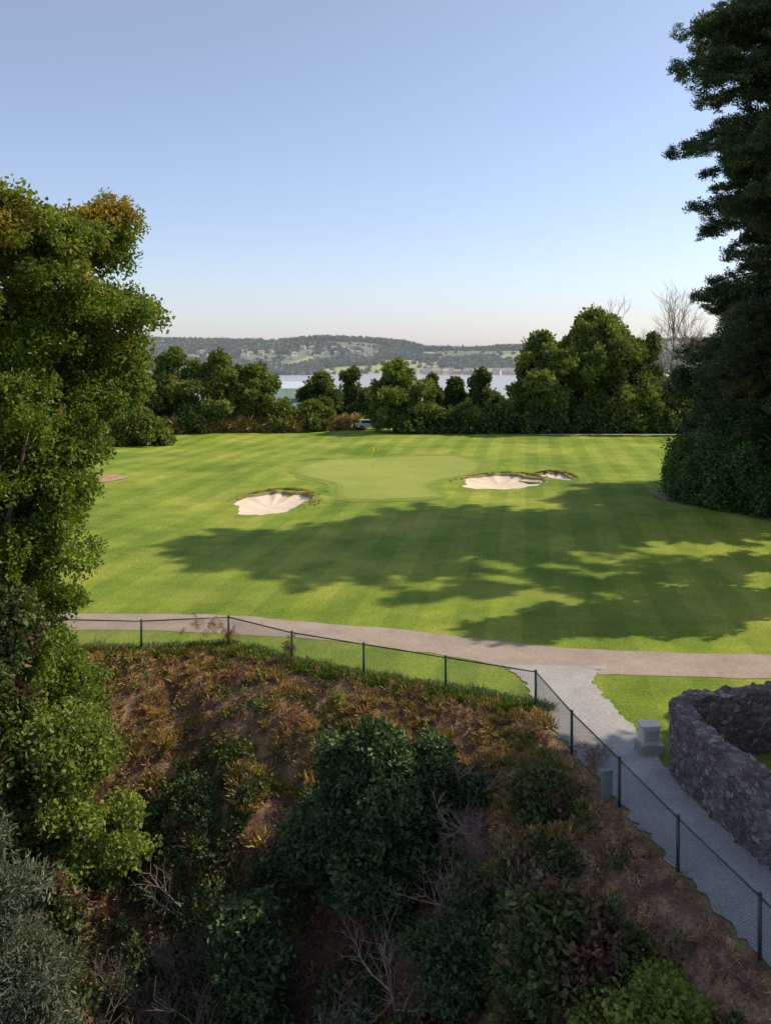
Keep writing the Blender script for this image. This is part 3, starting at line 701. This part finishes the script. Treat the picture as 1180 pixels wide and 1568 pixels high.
wl=np.array(wl); dd=np.r_[0,np.cumsum(np.hypot(*(wl[1:]-wl[:-1]).T))]; tt=np.arange(0,dd[-1],0.08)
wl=np.stack([np.interp(tt,dd,wl[:,0]),np.interp(tt,dd,wl[:,1])],1)
v=[];f=[]; secn=None
for i,p in enumerate(wl):
    t=wl[min(i+1,len(wl)-1)]-wl[max(i-1,0)]; t/=np.hypot(*t); nn=np.array([-t[1],t[0]])
    Hh=1.82+0.05*math.sin(i*0.11)+0.06*noise.noise(Vector((i*0.15,0,0)))
    sec=[(-0.27,z) for z in np.linspace(-0.2,Hh,26)]+[(o,Hh+0.03*math.cos(o*5)) for o in np.linspace(-0.18,0.18,5)]+[(0.27,z) for z in np.linspace(Hh,-0.2,26)]
    secn=len(sec)
    for (o,z) in sec:
        q=Vector((p[0]+nn[0]*o,p[1]+nn[1]*o,z))
        cell=noise.cell_vector(q*5.0+Vector((noise.noise(q*3),)*3)); k=(cell.x-0.5)*0.05+noise.noise(q*7)*0.04
        sg=-1 if o<-0.25 else (1 if o>0.25 else 0)
        q=q+Vector((nn[0]*sg*k,nn[1]*sg*k,(k*1.4 if sg==0 or z>Hh-0.05 else 0)))
        v.append(q)
for i in range(len(wl)-1):
    for k in range(secn-1):
        f.append((i*secn+k,(i+1)*secn+k,(i+1)*secn+k+1,i*secn+k+1))
mesh_obj('stone_wall',v,f,stonemat())

# utility cabinet
g=Geo(); cx,cy=7.5,24.2
g.box((cx+0.02,cy,0.14),(0.7,0.5,0.28),0.1,1); g.box((cx,cy,0.52),(0.48,0.36,0.5),0.1,0); g.box((cx,cy,0.80),(0.56,0.44,0.06),0.1,0)
for k in range(5): g.box((cx+0.02,cy-0.19,0.42+k*0.06),(0.36,0.02,0.02),0.1,2)
g.box((cx+0.18,cy-0.195,0.66),(0.03,0.03,0.08),0.1,2)
g.obj('utility_cabinet',[simple_mat('cream_enamel',(0.55,0.55,0.53),(0.63,0.63,0.6),2,0.5,0),simple_mat('concrete',(0.28,0.26,0.24),(0.38,0.36,0.33),6),simple_mat('louvre_shadow',(0.3,0.3,0.29),(0.35,0.35,0.34),2,0.6,0)])
g=Geo(); g.box((5.62,21.6,0.35),(0.3,0.06,0.75),0.3,0); g.box((5.62,21.6,0.74),(0.34,0.1,0.05),0.3,0); g.box((5.62,21.6,-0.1),(0.1,0.1,0.6),0.3,0)
g.obj('marker_board',[simple_mat('grey_board',(0.16,0.2,0.2),(0.22,0.27,0.26),4,0.7,0)])

# ------------------------------------------------------------------ bank vegetation
def bush(name,x,y,ztop,r,cl,cs=0.7,b=40,per=16,br=0.5,z0=None,prof=None,asym=0.6):
    zg=tz(x,y) if z0 is None else z0; H=max(ztop-zg,0.8)
    tree(name,x,y,zg,H,[(a,c*r) for a,c in (prof or [(0.05,0.85),(0.3,1.0),(0.6,0.9),(0.82,0.65),(0.95,0.35),(1,0.15)])],b,per,cl,cs,br,0.07,14,asym,0.12,loose=0.85)
bush('elder_bush',-0.3,23.6,0.9,1.9,C_elder,0.65,130,17,0.5)
bush('elder_bush',1.2,24.0,0.4,1.1,C_elder,0.65,38,15,0.4)
bush('elder_bush',-3.4,21.6,-2.6,1.4,C_elder,0.65,40,14,0.45)
bush('grey_willow_bush',-8.4,17,1.9,1.9,C_willow,0.65,120,17,0.5)
bush('grey_willow_bush',-0.9,18.2,-3.4,1.4,C_willow,0.6,44,14,0.45)
bush('ivy_bush',-9.4,25.6,0.7,1.9,C_bright,0.7,75,15,0.5)
bush('hazel_bush',3.5,16.6,0.5,1.5,C_bram,0.65,64,16,0.42)
bush('hazel_bush',4.9,14.6,0.3,1.2,C_bright,0.5,50,17,0.4)
bush('hazel_bush',2.0,19.2,-1.8,1.3,C_elder,0.6,44,14,0.4)
bush('bramble_bush',4.2,22.0,-0.6,1.1,C_bram,0.55,34,13,0.35)
bush('bramble_bush',3.7,19.6,-1.2,1.0,C_bram,0.55,30,13,0.35)
bush('bramble_bush',0.6,17.6,-2.8,1.3,C_bram,0.6,40,13,0.4)
bush('bramble_bush',-8.4,21.5,-1.9,1.2,C_bram,0.65,34,14,0.45)
bush('garden_shrub',12.0,21.5,1.6,1.4,C_bright,0.6,40,16,0.4)
bush('garden_shrub',10.6,19.0,0.9,1.2,C_lau,0.5,36,18,0.4)
def cover(n,test,zoff,cl,name,s0,s1,upright=False,smin=0.25,xr=(-17,9.5),yr=(10,33)):
    x=rng.uniform(*xr,n*6); y=rng.uniform(*yr,n*6); s=bank_s(x,y)
    nz=np.array([noise.noise(Vector((a*0.45,b*0.45,1.7))) + 0.5*noise.noise(Vector((a*1.4,b*1.4,5))) for a,b in zip(x,y)])
    ok=(s>smin)&test(x,y,s,nz); x=x[ok][:n];y=y[ok][:n]; z=terrain(x,y)
    P=np.stack([x,y,z+zoff*rng.random(len(x))],1); scatter(name,P,rng.uniform(s0,s1,len(x)),cl,upright=upright)
cover(3200,lambda x,y,s,n:(n>0.02)&(s>3.4),0.55,C_bram,'bramble_scrub',0.3,0.7)
cover(500,lambda x,y,s,n:(n>0.0)&(s>0.7)&(s<3.0)&(x>3.5),0.2,C_bram,'ivy_ground_cover',0.3,0.55)
cover(260,lambda x,y,s,n:(n>0.22)&(s>1.0)&(s<3.4),0.2,C_bram,'bramble_patch',0.3,0.55)
cover(2800,lambda x,y,s,n:(n<0.14)|(s<3),0.1,C_dead,'dead_bracken',0.25,0.6)
cover(1000,lambda x,y,s,n:(n>0.2)&(s>4.5),0.8,C_elder,'elder_scrub',0.35,0.7)
cover(420,lambda x,y,s,n:(s<5.5)&(x<1)&(n>0.1)&(s>0.8),0.2,C_bright,'nettle_patch',0.25,0.5)
cover(1900,lambda x,y,s,n:(s<4.0)&(x<5)&(n<0.2),0.0,C_straw,'straw_grass',0.3,0.7,True,0.0)
cover(350,lambda x,y,s,n:(s>3.5)&(s<7)&(x<-2)&(x>-8),0.1,C_straw,'dry_grass_tussocks',0.6,1.2,True)
x=rng.uniform(-17,6,9000); y=rng.uniform(27,35.5,9000); s=bank_s(x,y); ok=(s<0.5)&(s>-0.4)
scatter('fence_line_grass',np.stack([x[ok],y[ok],terrain(x[ok],y[ok])],1),rng.uniform(0.5,1.2,ok.sum()),C_green,upright=True)
P=[];sc=[]
for bi,(cx,cy,rx,ry,lip) in enumerate(bunkers):
    for _ in range(300):
        t=rng.uniform(-0.4,math.pi*0.95); r=rng.uniform(1.08,1.4); back=bback(t)
        x=cx+rx*r*math.cos(t); y=cy+ry*r*math.sin(t); zt=float(terrain(np.array([x]),np.array([y]),False)[0]); P.append((x,y,zt+lip*back*min(1,(1.6-r)*2.0))); sc.append(rng.uniform(0.15,0.4)*(0.3+back))
scatter('bunker_rough_grass',P,sc,C_straw,upright=True)
P=[]
for (x,y,h,sx) in [(-6.7,32.8,0.9,0.45),(-6.1,32.9,0.5,0.25),(-3.45,31.0,0.6,0.12),(5.55,22.7,0.7,0.2)]:
    for _ in range(14): P.append((x+rng.normal(0,sx),y+rng.normal(0,.08),h+rng.normal(0,.2)))
scatter('dead_vine',P,rng.uniform(0.2,0.4,len(P)),C_dead)
for i,(x,y,H,lx,ly) in enumerate([(-6.6,19.6,4.6,0.2,0.1),(-7.4,19.0,4.4,-0.2,0),(-5.3,21.2,3.4,0.4,0),(-4.2,20.4,4.0,0,0.1),(1.9,23.6,2.6,0.5,0),(1.2,20.5,3.4,0.2,0),(2.3,22.2,2.4,-0.4,0),(-2.2,19.6,3.8,0.3,0),(-6.0,24.6,2.6,0.2,0),(0.4,19,3.0,-.3,0),(3.0,18.8,2.2,0.5,0)]):
    bare('dead_shrub',x,y,tz(x,y)-0.1,H,0.05,4,0.6,twig,50+i,4,3,Vector((lx,ly,1)))
for i,(x,y,H) in enumerate([(-5.6,20.4,3.4),(-6.3,21.6,3.2),(-4.8,19.4,3.8),(-5.9,22.9,2.6),(-7.3,20.4,3.4),(-4.6,22.6,2.6),(-2.4,22.2,2.4),(-3.2,19.4,3.0),(2.6,21.0,2.2),(-7.8,23.4,2.4)]):
    bare('thorn_thicket',x,y,tz(x,y)-0.1,H,0.035,4,0.75,twig2,90+i,3,4,Vector((rng.normal(0,.2),0,1)))

# ------------------------------------------------------------------ light, sky, camera
EL,AZ=math.radians(43.5),math.radians(19)
d=Vector((math.cos(EL)*math.cos(AZ),math.cos(EL)*math.sin(AZ),math.sin(EL)))
sun=bpy.data.lights.new('sun','SUN'); sun.energy=5.0; sun.angle=math.radians(0.55); sun.color=(1.0,0.85,0.58)
so=bpy.data.objects.new('sun',sun); COL.objects.link(so); so.rotation_euler=d.to_track_quat('Z','Y').to_euler(); so.location=(60,20,60)
w=bpy.data.worlds.new('World'); scene.world=w; w.use_nodes=True; nt=w.node_tree; nt.nodes.clear()
sky=nt.nodes.new('ShaderNodeTexSky'); sky.sky_type='NISHITA'; sky.sun_disc=False; sky.sun_elevation=EL; sky.sun_rotation=math.pi/2-AZ
sky.air_density=1.0; sky.dust_density=1.0; sky.ozone_density=2.5; sky.altitude=0
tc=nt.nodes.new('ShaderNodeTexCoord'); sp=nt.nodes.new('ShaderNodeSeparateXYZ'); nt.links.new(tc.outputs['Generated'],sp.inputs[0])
hz=ramp(nt.nodes,[(0.0,(0.13,0.115,0.25)),(0.15,(0.115,0.085,0.13)),(0.42,(0.11,0.085,0.035)),(0.75,(0.16,0.14,0.11))]); nt.links.new(sp.outputs[2],hz.inputs[0])  # light added to the sky; raised overhead, out of view, to lift ambient fill
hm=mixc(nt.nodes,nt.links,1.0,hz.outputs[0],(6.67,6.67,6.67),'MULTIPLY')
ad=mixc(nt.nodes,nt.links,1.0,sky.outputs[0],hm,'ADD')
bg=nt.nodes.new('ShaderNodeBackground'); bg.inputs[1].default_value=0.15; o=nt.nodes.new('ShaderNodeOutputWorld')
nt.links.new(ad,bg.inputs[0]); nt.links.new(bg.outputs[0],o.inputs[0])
cam=bpy.data.cameras.new('camera'); co=bpy.data.objects.new('camera',cam); COL.objects.link(co)
co.location=(0,0,11.3); co.rotation_euler=(math.radians(90),0,0)
cam.sensor_fit='VERTICAL'; cam.sensor_height=36; cam.lens=29.85; cam.shift_y=-0.1524; cam.clip_start=0.3; cam.clip_end=15000
scene.camera=co
scene.view_settings.view_transform='Standard'; scene.view_settings.look='None'; scene.view_settings.exposure=0
